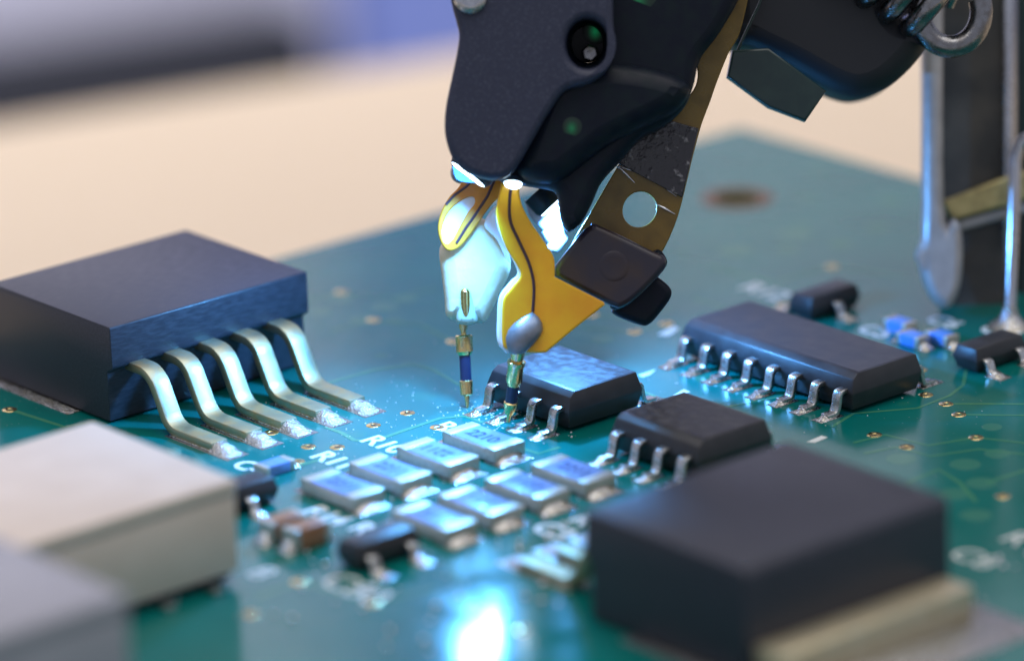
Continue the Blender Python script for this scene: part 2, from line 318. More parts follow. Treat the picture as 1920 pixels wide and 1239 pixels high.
# ------------------------------------------------------------------ the circuit board
BU0, BV1 = -23.18, 38.17
HOLE = at(1382, 372, 0)
board = thing('circuit_board', (BU0, BV1, 0), 'green glossy printed circuit board carrying all the soldered components', 'circuit board')
def board_mesh():
    cu = bpy.data.curves.new('c', 'CURVE'); cu.dimensions = '2D'; cu.fill_mode = 'BOTH'
    ring = [(BU0, BV1), (BU0, -70), (75, -70), (75, BV1)]
    hol = [(HOLE.x+1.05*math.cos(a), HOLE.y+1.05*math.sin(a)) for a in [2*math.pi*i/40 for i in range(40)]]
    for rg in (ring, hol):
        sp = cu.splines.new('POLY'); sp.points.add(len(rg)-1); sp.use_cyclic_u = True
        for p, qv in zip(sp.points, rg): p.co = (qv[0], qv[1], 0, 1)
    cu.extrude = 0.8
    tmp = bpy.data.objects.new('t', cu); col.objects.link(tmp)
    me = bpy.data.meshes.new_from_object(tmp.evaluated_get(bpy.context.evaluated_depsgraph_get()))
    bpy.data.objects.remove(tmp); bpy.data.curves.remove(cu)
    me.transform(Matrix.Translation((0, 0, -0.8))); me.materials.clear()
    me.materials.append(M['board']); me.materials.append(M['substrate'])
    for p in me.polygons: p.material_index = 0 if abs(p.normal.z) > 0.5 else 1
    return me
link('laminate', board_mesh(), None, board, True)
def ring_mesh(ri, ro, h, n=28):
    mb = MB(); c = [(math.cos(2*math.pi*i/n), math.sin(2*math.pi*i/n)) for i in range(n)]
    rr = [[(x*r, y*r, z) for x, y in c] for r, z in ((ri, 0.002), (ri+0.02, h), (ro-0.03, h), (ro, 0.002))]
    mb.rings(rr, cap=False); return mb.mesh()
mb = MB(); n = 40
link('hole_ring', ring_mesh(1.06, 1.65, 0.03), M['ring'], board).location = HOLE-Vector((BU0, BV1, 0))
via_me = ring_mesh(0.10, 0.30, 0.022); via_me.materials.append(M['gold'])
dark_me = MB().revolve((0, 0, 0.001), (0, 0, 0.006), [(0, 0.105), (1, 0.105)], 16).mesh(); dark_me.materials.append(M['hole'])
def via(px, py, s=1.0):
    p = at(px, py, 0)-Vector((BU0, BV1, 0))
    o = link('via', via_me, None, board); o.location = p; o.scale = (s, s, 1)
    c = link('drill', dark_me, None, o)
for v_ in [(764,774),(700,797),(632,838),(578,837),(557,865),(820,801),(508,811),(478,806),(1774,757),(1798,777),(1726,693),(1736,740),(905,835),(18,768),
           (1213,747),(1385,905),(1335,632),(980,1180),(1640,815),(1700,838),(1830,820),(1880,930),(1110,590),(1190,622),(1250,607),(700,600),(850,640),(640,548),(1470,572),(1560,500),(1600,660),(560,1090),(700,1130),(470,1150)]:
    via(*v_)
def trace(pts, wd, name='trace', m='trace', zz=0.010):
    P = [at(x, y, 0) for x, y in pts]; mb = MB(); L_ = []; R_ = []
    for i, p in enumerate(P):
        t = (P[min(i+1, len(P)-1)]-P[max(i-1, 0)]).normalized(); nn = Vector((-t.y, t.x, 0))*wd/2
        L_.append(p+nn); R_.append(p-nn)
    mb.rings([[l+Vector((0,0,0.001)), l+Vector((0,0,zz)), r+Vector((0,0,zz)), r+Vector((0,0,0.001))] for l, r in zip(L_, R_)])
    return mb.build(name, M[m], board, world=True)
for pts, wd in [([(610,800),(640,811),(664,825),(688,827),(712,823),(760,806),(825,784),(872,780),(905,792)], 0.22),
                ([(1774,757),(1850,757),(1990,758)], 0.15), ([(1798,777),(1870,778),(1990,779)], 0.15),
                ([(1560,800),(1600,775),(1720,765),(1780,742),(1806,722),(1812,690),(1806,665)], 0.15),
                ([(600,722),(700,694),(775,683),(810,692),(862,722)], 0.15), ([(1185,725),(1240,748),(1330,770),(1390,757),(1470,742)], 0.15),
                ([(960,835),(1010,850),(1050,838)], 0.2), ([(905,842),(935,858),(965,846)], 0.2), ([(620,850),(600,862),(560,872)], 0.2),
                ([(1060,560),(1110,590),(1180,600),(1260,580)], 0.15), ([(1050,590),(1100,615),(1190,622),(1250,607)], 0.15), ([(620,620),(700,600),(790,610),(850,640)], 0.15),
                ([(560,570),(640,548),(740,560),(820,540)], 0.15), ([(1600,830),(1660,815),(1740,835),(1830,820),(1960,835)], 0.15), ([(1620,850),(1680,838),(1745,855),(1835,842),(1960,856)], 0.15),
                ([(1300,560),(1400,590),(1470,572)], 0.15), ([(1330,500),(1450,530),(1560,500),(1700,520)], 0.2), ([(20,768),(120,800),(180,790)], 0.2), ([(480,1120),(560,1090),(700,1130),(820,1100)], 0.2),
                ([(1850,905),(1880,895),(1960,870)], 0.18), ([(1700,905),(1760,880),(1800,905),(1830,940)], 0.18)]:
    trace(pts, wd)
for px, py, rx in [(1335,650,.5),(1370,890,.6),(1440,905,.5),(1690,860,.6),(1810,870,.6),(1870,850,.5),(1840,905,.6),(1790,925,.6),(1830,965,.6),(1860,800,.4),(1130,635,.5),(640,560,.6),(720,575,.6),(680,600,.6),(760,560,.5),(600,585,.5),(1380,470,.8),(1490,440,.8)]:
    p = at(px, py, 0); mb = MB(); mb.revolve(p+Vector((0,0,0.001)), p+Vector((0,0,0.008)), [(0, rx), (1, rx-0.01)], 20)
    mb.build('masked_pad', M['dot'], board, world=True)
def silk(s, px, py, size, rz=0, bold=0.035, sp=0.95):
    me = text_mesh(s, size, bold, 0.007, sp); me.transform(Matrix.Rotation(rz, 4, 'Z'))
    me.transform(Matrix.Translation(at(px, py, 0)+Vector((0, 0, 0.009))))
    return link('silkscreen_text', me, M['silk'], board, True)
silk('R9', 806, 800, 1.38); silk('R10', 672, 826, 1.38); silk('R11', 578, 856, 1.38); silk('R14', 563, 958, 1.38); silk('R13', 1062, 975, 1.38)
silk('8', 455, 1075, 1.7, bold=0); silk('C80', 590, 1090, 1.9, bold=0); silk('C8', 1770, 1040, 1.7, bold=0); silk('R', 1868, 1010, 1.7, bold=0); silk('R2', 648, 990, 1.4)
silk('R12', 1380, 540, 1.6); silk('C5', 1602, 618, 1.4); silk('C6', 1730, 600, 1.4); silk('C7', 1830, 618, 1.4); silk('C4', 430, 872, 1.3); silk('C3', 990, 990, 1.5)
for tri in [[(1196,704),(1230,693),(1218,703),(1205,707)],[(1512,829),(1540,817),(1552,820),(1528,830)],[(1233,628),(1262,612),(1274,616),(1254,630)],[(1262,742),(1282,730),(1294,735),(1276,742)]]:
    P = [at(x, y, 0) for x, y in tri]; mb = MB(); mb.rings([[p+Vector((0,0,0.002)) for p in P], [p+Vector((0,0,0.014)) for p in P]])
    mb.build('silkscreen_mark', M['silk'], board, world=True)
def pad(u0, u1, v0, v1, m='solder', h=0.03):
    mb = MB(); mb.box((u0, v0, 0.002), (u1, v1, h)); return mb.build('pad', M[m], board, bevel=h*0.6, world=True)

# ------------------------------------------------------------------ five-lead power regulators
DA, DB, DH = 8.25, 9.97, 4.11
def blob_mesh(lx, ly, h, jit=0.03, nx=9, ny=7, front=1.0):
    """low solder mound over a pad, centred on the origin, steep at -x and running out at +x"""
    mb = MB(); vs = []; fs = []
    for i in range(nx):
        for j in range(ny):
            a, b = i/(nx-1), j/(ny-1)
            z = h*(max(0, math.sin(math.pi*min(1, (1-a)*front*0.5+0.0001))))*max(0, 1-(2*b-1)**2)**0.6
            if i in (0, nx-1) or j in (0, ny-1): z = z if (i == 0 and 0 < j < ny-1) else 0.0
            edge = i in (0, nx-1) or j in (0, ny-1)
            vs.append(((a-0.5)*lx+(0 if edge else random.uniform(-jit, jit)), (b-0.5)*ly*(1-0.12*a)+random.uniform(-jit, jit)*0.6, max(0.004, z+(0 if edge else random.uniform(-jit, jit)))))
    for i in range(nx-1):
        for j in range(ny-1): fs.append((i*ny+j, (i+1)*ny+j, (i+1)*ny+j+1, i*ny+j+1))
    mb.add(vs, fs); me = mb.mesh(angle=180); return me
D2_SOLDER = [blob_mesh(1.1, 0.98, 0.36, 0.035) for _ in range(3)]
for me in D2_SOLDER: me.materials.append(M['grain'])
def fillet(pts, r, n=6):
    out = [pts[0]]
    for i in range(1, len(pts)-1):
        a, b, c = Vector(pts[i-1]), Vector(pts[i]), Vector(pts[i+1]); d1 = (a-b).normalized(); d2 = (c-b).normalized()
        for k in range(n+1):
            t = k/n; p = b+d1*r*(1-t)**2+d2*r*t*t; out.append(tuple(p))
    return out+[pts[-1]]
LEADP = fillet([(-0.3, 2.28), (1.15, 2.28), (2.30, 0.21), (5.15, 0.21)], 0.62)
def regulator(loc, rz, label, cat, group):
    t = thing('voltage_regulator', loc, label, cat, group, rz)
    mb = MB()                                     # x: towards the leads (0 = lead side face), y: along the face
    prof = [(-DA, 0.12), (-DA+0.06, DH-0.25), (-DA+0.25, DH), (-0.05, DH), (0, DH-0.05), (0.03, 2.45), (-0.05, 2.32), (-0.34, 2.18), (-0.30, 0.12)]
    mb.rings([[(x*1.0, y, z) for x, z in prof] for y in (0.0, DB)])
    mb.build('body', M['moulding'], t, bevel=0.05)
    mb = MB(); mb.box((-DA-1.5, 0.35, 0.03), (-1.1, DB-0.35, 0.118)); mb.box((-DA-1.5, 0.35, 0.118), (-DA-0.005, DB-0.35, 1.27))
    mb.build('heat_tab', M['tab'], t, bevel=0.06)
    for i in range(5):
        y = DB/2-0.26+1.74*(i-2)
        mb = MB(); mb.strip([(x+random.uniform(-.02, .02), z) for x, z in LEADP], 0.38, y-0.41, y+0.41)
        l = mb.build('lead', M['tin'], t, bevel=0.07)
        s = link('solder_joint', D2_SOLDER[i % 3], None, l); s.location = (5.62, y, 0.02)
        mb = MB(); mb.box((2.5, y-0.46, 0.02), (5.2, y+0.46, 0.08)); mb.build('solder_film', M['solder'], l, bevel=0.02)
    return t
M['tab'] = mat('tinned_tab', (0.74, 0.66, 0.47), 0.42, 0.7, noise=(1.5, (0.66, 0.56, 0.36), 0.4, 0.7), bump=(6, 0.25, 0.03), rvar=0.1)
G_REG = 'large five-lead black power regulators'
D2 = Vector((-10.89, -7.75, 0))
regulator(D2, 0, 'large black power regulator with five bent tinned leads, left of the probe needles', 'regulator', G_REG)
pad(D2.x-DA-3, D2.x-2.4, D2.y-0.55, D2.y+DB+0.55, 'solder', 0.05)
D2F = Vector((17.18, -7.96, 0))
regulator((D2F.x, D2F.y+DB, 0), math.pi, 'large blurred black power regulator with pale metal tab, in the right foreground', 'regulator', G_REG)
pad(D2F.x+2.4, D2F.x+DA+4.0, D2F.y-0.55, D2F.y+DB+0.8, 'solder', 0.05)
for i in range(5):
    y = D2.y+DB/2-0.26+1.74*(i-2); pad(D2.x+2.3, D2.x+6.3, y-0.55, y+0.55, 'lead', 0.016)
    y = D2F.y+DB/2+0.26+1.74*(i-2); pad(D2F.x-6.3, D2F.x-2.3, y-0.55, y+0.55, 'lead', 0.016)

# ------------------------------------------------------------------ gull-wing packages
GULL = [(-0.2, 0.95), (0.12, 0.95), (0.24, 0.92), (0.31, 0.82), (0.36, 0.55), (0.42, 0.30), (0.50, 0.16), (0.62, 0.11), (1.05, 0.10)]
gull_me = MB().strip(GULL, 0.19, -0.21, 0.21).mesh(bevel=0.03); gull_me.materials.append(M['lead'])
GS = [blob_mesh(0.55, 0.52, 0.16, 0.02, 7, 6) for _ in range(4)]
for me in GS: me.materials.append(M['solder'])
def so_body(L, W, H):
    mb = MB(); z0, zm, z1 = 0.16, 0.88, H; ins = 0.16; c = 0.30
    def rect(i, z, cut=0): return [(i, i+cut, z), (L-i, i+cut, z), (L-i, W-i, z), (i, W-i, z)]
    mb.rings([rect(ins*0.9, z0), rect(0.0, zm-0.05), rect(0.0, zm+0.05), rect(ins*0.75, z1-0.20, 0.06), rect(ins, z1, c)])
    return mb.mesh(bevel=0.05)
def so_package(name, tip, npin, label, cat, group, topmat):
    """tip: board point of the toe of the first near-row lead"""
    L = 1.27*npin+(-0.18 if npin == 4 else -0.26); W = 3.9
    u0 = tip.x+1.27*(npin-1)/2-L/2; v0 = tip.y+1.05
    t = thing(name, (u0, v0, 0), label, cat, group)
    b = link('body', so_body(L, W, 1.62), M['plastic'], t)
    mb = MB(); mb.box((0.28, 0.62, 1.615), (L-0.28, W-0.26, 1.624)); link('marking', mb.mesh(), topmat, b)
    mb = MB(); mb.revolve((0.75, 1.05, 1.6), (0.75, 1.05, 1.63), [(0, 0.28), (1, 0.26)], 20); 
    for i in range(npin):
        x = L/2+1.27*(i-(npin-1)/2)
        for s in (-1, 1):
            l = link('lead', gull_me, None, t); l.location = (x, 0 if s < 0 else W, 0); l.rotation_euler.z = -math.pi/2*1 if s < 0 else math.pi/2
            j = link('solder_joint', GS[(i+(s > 0)) % 4], None, l); j.location = (1.18, 0, 0.02)
            pu = u0+x; pv0 = v0-1.5 if s < 0 else v0+W+0.25; pad(pu-0.3, pu+0.3, pv0, pv0+1.25, 'solder', 0.02)
    return t
SO8A = Vector((-1.82, 3.32, 0)); SO16 = Vector((-0.54, 12.62, 0)); SO8B = Vector((5.80, 3.05, 0))
so_package('integrated_circuit', SO8A, 4, 'eight-lead black chip lit blue, under the yellow probe blade with a needle on its lead', 'chip', 'black gull-wing integrated circuits', M['scuffed'])
so_package('integrated_circuit', SO8B, 4, 'eight-lead dark chip in shade, just behind the large foreground regulator', 'chip', 'black gull-wing integrated circuits', M['scuffed'])
so_package('integrated_circuit', SO16, 8, 'long sixteen-lead black chip on the right half of the board', 'chip', 'black gull-wing integrated circuits', M['plastic'])

# ------------------------------------------------------------------ chip resistors
RL, RW, RH = 3.1, 1.55, 0.60
RS = [blob_mesh(0.46, 1.45, 0.24, 0.03, 7, 11) for _ in range(4)]
for me in RS: me.materials.append(M['solder'])
def resistor(loc, label, mark, flip, k):
    t = thing('chip_resistor', loc, label, 'resistor', 'white and blue chip resistors in two rows', math.radians(random.uniform(-1.3, 1.3)))
    mb = MB(); mb.box((0.05, 0.01, 0.04), (RL-0.05, RW-0.01, RH-0.05)); link('body', mb.mesh(bevel=0.02), M['ceramic'], t)
    mb = MB(); mb.box((0.50, 0.05, RH-0.05), (RL-0.50, RW-0.05, RH-0.012)); g = link('glaze', mb.mesh(bevel=0.02), M['glaze'], t)
    me = text_mesh(mark, 0.86, 0.012, 0.003, 0.92)
    w_ = max(v.co.x for v in me.vertices); me.transform(Matrix.Translation((-w_/2, -0.30, 0)))
    if flip: me.transform(Matrix.Rotation(math.pi, 4, 'Z'))
    me.transform(Matrix.Translation((RL/2, RW/2, RH-0.008))); link('marking', me, M['ink'], g)
    for s in (0, 1):
        mb = MB(); prof = [(-0.01, 0.03), (-0.01, RH), (0.52, RH), (0.52, RH-0.055), (0.045, RH-0.055), (0.045, 0.03)]
        if s: prof = [(RL-x, z) for x, z in prof]
        mb.rings([[(x, y, z) for x, z in prof] for y in (0, RW)])
        e = link('terminal', mb.mesh(bevel=0.02), M['cap_end'], t)
        j = link('solder_joint', RS[(k+s) % 4], None, e); j.location = (RL+0.20, RW/2, 0.02) if s else (-0.20, RW/2, 0.02); j.rotation_euler.z = 0 if s else math.pi
    x, y, _ = loc
    pad(x-0.45, x+0.6, y-0.05, y+RW+0.05, 'solder', 0.02); pad(x+RL-0.6, x+RL+0.5, y-0.05, y+RW+0.05, 'solder', 0.02)
rows = [((0.00, 0.00), '2210', 0, 'chip resistor marked 2210, back row, nearest the probe needles'),
        ((0.07, -2.38), '2211', 1, 'chip resistor, back row, second from the probe needles, beside silkscreen R10'),
        ((0.15, -4.84), '2211', 0, 'chip resistor, back row, third from the probe needles, beside silkscreen R11'),
        ((0.19, -7.23), '2211', 0, 'chip resistor, back row, farthest left of the eight'),
        ((5.20, 0.03), '2211', 0, 'chip resistor, front row, farthest right, beside the foreground regulator'),
        ((5.18, -2.30), '2211', 1, 'chip resistor, front row, second from the foreground regulator'),
        ((5.22, -4.66), '2211', 1, 'chip resistor, front row, third from the foreground regulator'),
        ((5.25, -6.95), '2211', 0, 'chip resistor, front row, nearest the viewer, above the white light reflection')]
for k, ((u, v), mk, fl, lb) in enumerate(rows): resistor((u, v, 0.01), lb, mk, fl, k)

# ------------------------------------------------------------------ small outline transistors
SOTG = [(-0.1, 0.55), (0.10, 0.55), (0.20, 0.50), (0.26, 0.36), (0.31, 0.18), (0.42, 0.09), (0.68, 0.08)]
sot_me = MB().strip(SOTG, 0.13, -0.21, 0.21).mesh(bevel=0.02); sot_me.materials.append(M['lead'])
SS = blob_mesh(0.62, 0.62, 0.22, 0.02, 7, 6); SS.materials.append(M['solder'])
def transistor(lead_toe, near2, label):
    """lead_toe: board point below the middle of the near (+u) side leads; long side runs along v"""
    L, W, H = 2.9, 1.35, 1.05
    t = thing('transistor', (lead_toe.x-0.65-W, lead_toe.y-L/2, 0), label, 'transistor', 'small three-lead black transistors')
    mb = MB(); i = 0.13
    def rect(a, z): return [(a, a, z), (W-a, a, z), (W-a, L-a, z), (a, L-a, z)]
    mb.rings([rect(i, 0.08), rect(0, 0.52), rect(0, 0.60), rect(i, H)]); link('body', mb.mesh(bevel=0.05), M['plastic'], t)
    for s, ys in ((1, (-0.95, 0.95) if near2 else (0,)), (-1, (0,) if near2 else (-0.95, 0.95))):
        for y in ys:
            l = link('lead', sot_me, None, t); l.location = (W if s > 0 else 0, L/2+y, 0); l.rotation_euler.z = 0 if s > 0 else math.pi
            j = link('solder_joint', SS, None, l); j.location = (0.72, 0, 0.015)
            px = t.location.x+(W+0.25 if s > 0 else -1.15); py = t.location.y+L/2+y; pad(px, px+0.9, py-0.35, py+0.35, 'solder', 0.02)
transistor(at(488, 968, 0), False, 'black transistor half hidden behind the cream relay case, left of the resistors')
transistor((at(712, 1080, 0)+at(795, 1052, 0))/2, True, 'black transistor with blue-lit top in front of the resistor rows')
transistor(at(1588, 598, 0), False, 'blurred black transistor behind the long sixteen-lead chip')
transistor((at(1875, 703, 0)+at(1925, 688, 0))/2, True, 'black transistor at the right edge, below the steel clip')

# ------------------------------------------------------------------ little two-terminal chips
def chip(name, c, L, W, H, along, m, label, cat, group):
    t = thing(name, (c.x, c.y, 0.012), label, cat, group, 0 if along == 'u' else math.pi/2)
    mb = MB(); mb.box((-L/2+0.25, -W/2+0.01, 0.02), (L/2-0.25, W/2-0.01, H-0.01)); link('body', mb.mesh(bevel=0.02), m, t)
    for s in (-1, 1):
        mb = MB(); a, b = sorted((s*L/2, s*(L/2-0.27))); mb.box((a, -W/2, 0.01), (b, W/2, H)); e = link('terminal', mb.mesh(bevel=0.05), M['cap_end'], t)
        j = link('solder_joint', blob_mesh(0.4, W*0.95, H*0.55, 0.02, 6, 6), M['solder'], e); j.location = (s*(L/2+0.17), 0, 0.01); j.rotation_euler.z = 0 if s > 0 else math.pi
    return t
G_CAP = 'brown ceramic capacitors beside the relay'
chip('capacitor', at(579, 990, .8)+Vector((-0.35, 0.15, 0)), 1.7, 0.85, 0.85, 'v', M['brown'], 'brown ceramic capacitor, the nearer of the pair right of the cream relay', 'capacitor', G_CAP)
chip('capacitor', at(534, 976, .8)+Vector((-0.35, 0.15, 0)), 1.7, 0.85, 0.85, 'v', M['brown'], 'brown ceramic capacitor, the farther of the pair right of the cream relay', 'capacitor', G_CAP)
chip('small_resistor', at(515, 872, .3), 1.5, 0.75, 0.45, 'v', M['glaze'], 'tiny chip between the regulator leads and the half hidden transistor', 'resistor', None)
G_B = 'tiny chips tinted LED blue below the steel clip'
chip('led_tinted_chip', at(1688, 608, .3), 1.3, 0.75, 0.5, 'u', M['chip_led_tint'], 'tiny chip coloured as if LED-lit blue, topmost left of the three below the steel clip', 'capacitor', G_B)
chip('led_tinted_chip', at(1712, 634, .3), 1.3, 0.75, 0.5, 'u', M['chip_led_tint'], 'tiny chip coloured as if LED-lit blue, lowest of the three below the steel clip', 'capacitor', G_B)
chip('led_tinted_chip', at(1766, 632, .3), 1.3, 0.75, 0.5, 'u', M['chip_led_tint'], 'tiny chip coloured as if LED-lit blue, rightmost of the three below the steel clip', 'capacitor', G_B)

# ------------------------------------------------------------------ relay cases in the left foreground
def relay(c, lu, lv, h, m, label):
    """c: the (+u, +v) bottom corner"""
    t = thing('relay', (c.x, c.y, 0), label, 'relay', 'plastic relay cases')
    mb = MB(); mb.box((-lu, -lv, 0.45), (0, 0, h-0.62)); link('case', mb.mesh(bevel=0.06, seg=2), m, t)
    mb = MB(); mb.box((-lu-0.05, -lv-0.05, h-0.60), (0.05, 0.05, h)); link('lid', mb.mesh(bevel=0.14, seg=3), m, t)
    mb = MB(); mb.box((-lu+0.25, -lv+0.25, 0.12), (-0.25, -0.25, 0.45)); link('base', mb.mesh(bevel=0.05), M['moulding'], t)
    for i in range(4):
        for s in (0, 1):
            mb = MB(); y = -1.3-i*2.2; x = 0.55 if s else -lu-0.55
            mb.box((min(x, x-(0.9 if s else -0.9)), y-0.25, 0.03), (max(x, x-(0.9 if s else -0.9)), y+0.25, 0.22)); link('terminal', mb.mesh(bevel=0.03), M['lead'], t)
    return t
rc = at(449, 1080, .2)
relay(rc, 8.6, 12.5, 4.0, M['relay'], 'cream plastic relay case in the left foreground')
g2 = hd(238, 1112, 163)
relay(Vector((g2.x, g2.y, 0)), 9.0, 14, g2.z, M['relay2'], 'very blurred grey relay case in the bottom left corner')

# ------------------------------------------------------------------ steel spring clip at the right
BD = 208.2
clip = thing('steel_clip', at(1830, 600, 0), 'tall polished steel clip with brass bar standing at the right edge', 'clip')
plate('side_post', [(1727,-120,1),(1768,-120,1),(1768,380),(1790,410),(1803,450),(1800,530),(1780,575),(1752,566),(1728,520),(1722,460),(1728,400)], BD-1.2, BD+0.2, M['satin'], clip, bevel=0.35)
plate('back_plate', [(1762,-120,1),(1884,-120,1),(1884,598,1),(1800,590),(1762,560,1)], BD+1.3, BD+2.2, M['clipdark'], clip, bevel=0.1)
plate('edge_strip', [(1882,-120,1),(1897,-120,1),(1897,392,1),(1882,392,1)], BD+0.6, BD+1.2, M['steel'], clip, bevel=0.1)
plate('brass_bar', [(1766,378,1),(1868,338,1),(1990,300,1),(1990,352,1),(1880,388,1),(1786,414,1)], BD+0.1, BD+1.1, M['brass'], clip, bevel=0.12)
plate('cross_bar', [(1786,416,1),(1990,360,1),(1990,378,1),(1796,434,1)], BD+0.5, BD+1.2, M['satin'], clip, bevel=0.08)
plate('rear_block', [(1897,-120,1),(2050,-120,1),(2050,585,1),(1897,600,1)], BD+2.6, BD+6.5, M['smoked'], clip, bevel=0.3)
pin = thing('wire_pin', at(1895, 612, 0), 'bright vertical wire pin soldered beside the steel clip', 'pin')
p0 = at(1893, 612, 0); p1 = hd(1905, 268, (p0-CP).dot(FW)); mb = MB()
ax = p1-p0
mb.tube([p0+ax*t_ for t_ in (0, .3, .6, .9)]+[p0+ax+RT*0.15, p0+ax+RT*0.9+UP*0.5, p0+ax+RT*2.5+UP*1.0], 0.26, 14); mb.build('wire', M['chrome'], pin, world=True)
mb = MB(); mb.revolve(p0+Vector((0,0,0.01)), p0+Vector((0,0,0.9)), [(0, 0.95), (0.15, 0.75), (0.45, 0.42), (0.8, 0.31), (1, 0.27)], 20); mb.build('solder_cone', M['solder'], pin, world=True)

# ------------------------------------------------------------------ the probe head
PD = 193.0
head = thing('flying_probe_unit', hd(1000, 300, 197), 'black flying probe head with rounded cover, amber arm and bright lamp', 'probe head')
TAU = 2*math.pi
cover_out = [(840,-140,1),(844,-20),(848,12),(856,42),(861,66),(858,95),(848,145),(838,192),(834,232),(837,264),(849,297),(870,320),(897,333),(928,338),(954,330),(975,305),(1000,262),(1028,214),(1060,172),(1105,158),(1140,130),(1152,90),(1150,40),(1146,-140,1)]
plate('cover', cover_out, PD, PD+1.5, M['head'], head, holes=[ellipse(1101, 84, 40, 47)], bevel=0.28, k=6)
plate('housing', [(870,-140,1),(1420,-140,1),(1392,-20),(1350,60),(1312,112),(1298,165),(1282,203),(1245,238),(1200,262),(1166,300),(1128,342),(1108,385),(1088,420),(1064,434),(1050,405),(1042,362),(1008,352),(975,345),(940,320),(890,280),(862,200),(866,60)], PD+1.55, PD+4.6, M['headdark'], head, bevel=0.5, k=5,
      holes=[ellipse(1101, 84, 30, 36)])
plate('rib', [(1030,150),(1120,120),(1232,132),(1292,160),(1272,205),(1216,236),(1150,268),(1095,308),(1050,340),(1000,342),(965,318),(985,240)], PD+0.7, PD+2.4, M['headdark'], head, bevel=0.8)
def disc(name, px, py, dep0, dep1, prof, m, parent, n=28):
    mb = MB(); mb.revolve(hd(px, py, dep0), hd(px, py, dep1), prof, n); return mb.build(name, m, parent, world=True)
sc1 = disc('screw', 882, -4, PD+0.3, PD-0.35, [(0, 0.66), (0.5, 0.66), (0.85, 0.60), (1, 0.45), (1.0, 0.30), (0.6, 0.26), (0.55, 0.0)], M['steel'], head)
disc('hole_liner', 1101, 84, PD+4.5, PD+3.2, [(0, 0.7), (1, 0.7)], M['motor'], head)
disc('set_screw', 1106, 100, PD+3.2, PD+1.4, [(0, 0.34), (0.9, 0.34), (1, 0.26), (0.96, 0.0)], M['darksteel'], head, 6)
for gx, gy, gd, gr in [(1196, 4, PD+1.6, 0.75), (1072, 241, PD+0.74, 0.45), (1116, 60, PD+3.15, 0.5)]:
    disc('green_spot', gx, gy, gd, gd-0.05, [(0, gr), (0.5, gr*0.98), (1, gr*0.7), (1.0, 0.0)], M['green'], head, 18)  # discs with green emission that fades outwards from the centre
disc('rubber_bead', 865, 324, PD+7.2, PD+5.0, [(0, 0.15), (0.15, 0.36), (0.5, 0.44), (0.85, 0.36), (1, 0.12)], M['bead'], head)
# lamp under the cover
d_ = (LED_AIM-LED_POS).normalized()
mb = MB(); mb.revolve(LED_POS-d_*1.1, LED_POS-d_*0.06, [(0, 0.95), (0.8, 0.95), (1, 0.82)], 24); lb_ = mb.build('lamp_housing', M['headdark'], head, world=True)
mb = MB(); mb.revolve(LED_POS-d_*0.10, LED_POS-d_*0.03, [(0, 0.78), (0.6, 0.78), (1, 0.70)], 24); mb.build('lamp_lens', M['lens'], lb_, world=True)
d2_ = (LED2_AIM-LED2_POS).normalized()
mb = MB(); mb.revolve(LED2_POS-d2_*0.9, LED2_POS-d2_*0.06, [(0, 0.6), (0.8, 0.6), (1, 0.5)], 20); lb2_ = mb.build('lamp_housing', M['headdark'], head, world=True)
mb = MB(); mb.revolve(LED2_POS-d2_*0.10, LED2_POS-d2_*0.03, [(0, 0.48), (0.6, 0.48), (1, 0.42)], 20); mb.build('lamp_lens', M['lens'], lb2_, world=True)
mb = MB(); mb.revolve(hd(964, 322, 194.9), hd(962, 344, 194.75), [(0, 0.55), (0.75, 0.55), (1, 0.42)], 20); lb3_ = mb.build('lamp_housing', M['headdark'], head, world=True)  # body added only to hold the extra glowing dome
mb = MB(); mb.revolve(hd(962, 342, 194.75), hd(961, 349, 194.65), [(0, 0.36), (0.5, 0.33), (0.85, 0.2), (1, 0.04)], 20); mb.build('lamp_lens', M['lens'], lb3_, world=True)  # added glowing dome in place of the LED-lit spot under the cover
plate('added_led_shield', [(846,300,1),(914,300,1),(914,338),(904,344),(868,342),(852,332)], 195.42, 195.52, M['headdark'], head, bevel=0.03)  # added plate that keeps LED light off the top of the film
# amber arm behind the housing, with its two holes, the dark foil and the clamp
AD = 197.6
plate('amber_arm', [(1430,-140,1),(1392,45),(1366,100),(1345,152),(1331,192),(1315,235),(1300,290),(1288,340),(1275,392),(1262,430),(1243,470),(1210,520,1),(1045,520,1),(1070,460),(1100,410),(1150,325),(1195,250),(1235,180),(1255,100),(1280,-140,1)], AD, AD+0.22, M['kapton'], head,
      holes=[ellipse(1199, 393, 31, 34, 0.5), ellipse(1283, 148, 24, 38, 0.25)], bevel=0.05, k=6)
plate('foil_patch', [(1206,212,1),(1310,241,1),(1279,371,1),(1150,302,1)], AD-0.12, AD-0.02, M['foil'], head, bevel=0.04, smoothed=False)
for seg in ([(1152,309),(1166,318),(1190,343)], [(1231,383),(1246,391),(1266,402)], [(1160,312),(1215,330),(1268,368)]):
    mb = MB(); mb.tube([hd(x, y, AD-0.05) for x, y in seg], [0.012, 0.05, 0.012] , 8); mb.build('crease_glint', M['steel'], head, world=True)  # bright tubes drawn in as the highlights along the arm's creases
cl = plate('clamp', [(1037,503,1),(1086,441),(1106,424),(1120,422),(1216,468),(1246,484),(1242,508),(1196,556),(1166,576),(1148,574),(1120,560),(1040,519,1)], AD-1.7, AD-0.35, M['clamp'], head, bevel=0.22)
disc('clamp_screw', 1150, 500, AD-1.62, AD-1.74, [(0, 0.66), (0.6, 0.62), (1, 0.50), (0.9, 0.40), (0.85, 0.0)], M['clamp'], cl)
plate('clamp_bar', [(1226,470),(1248,484),(1244,506),(1200,552),(1160,580),(1144,570),(1180,530)], AD-0.9, AD+0.9, M['headdark'], head, bevel=0.25)
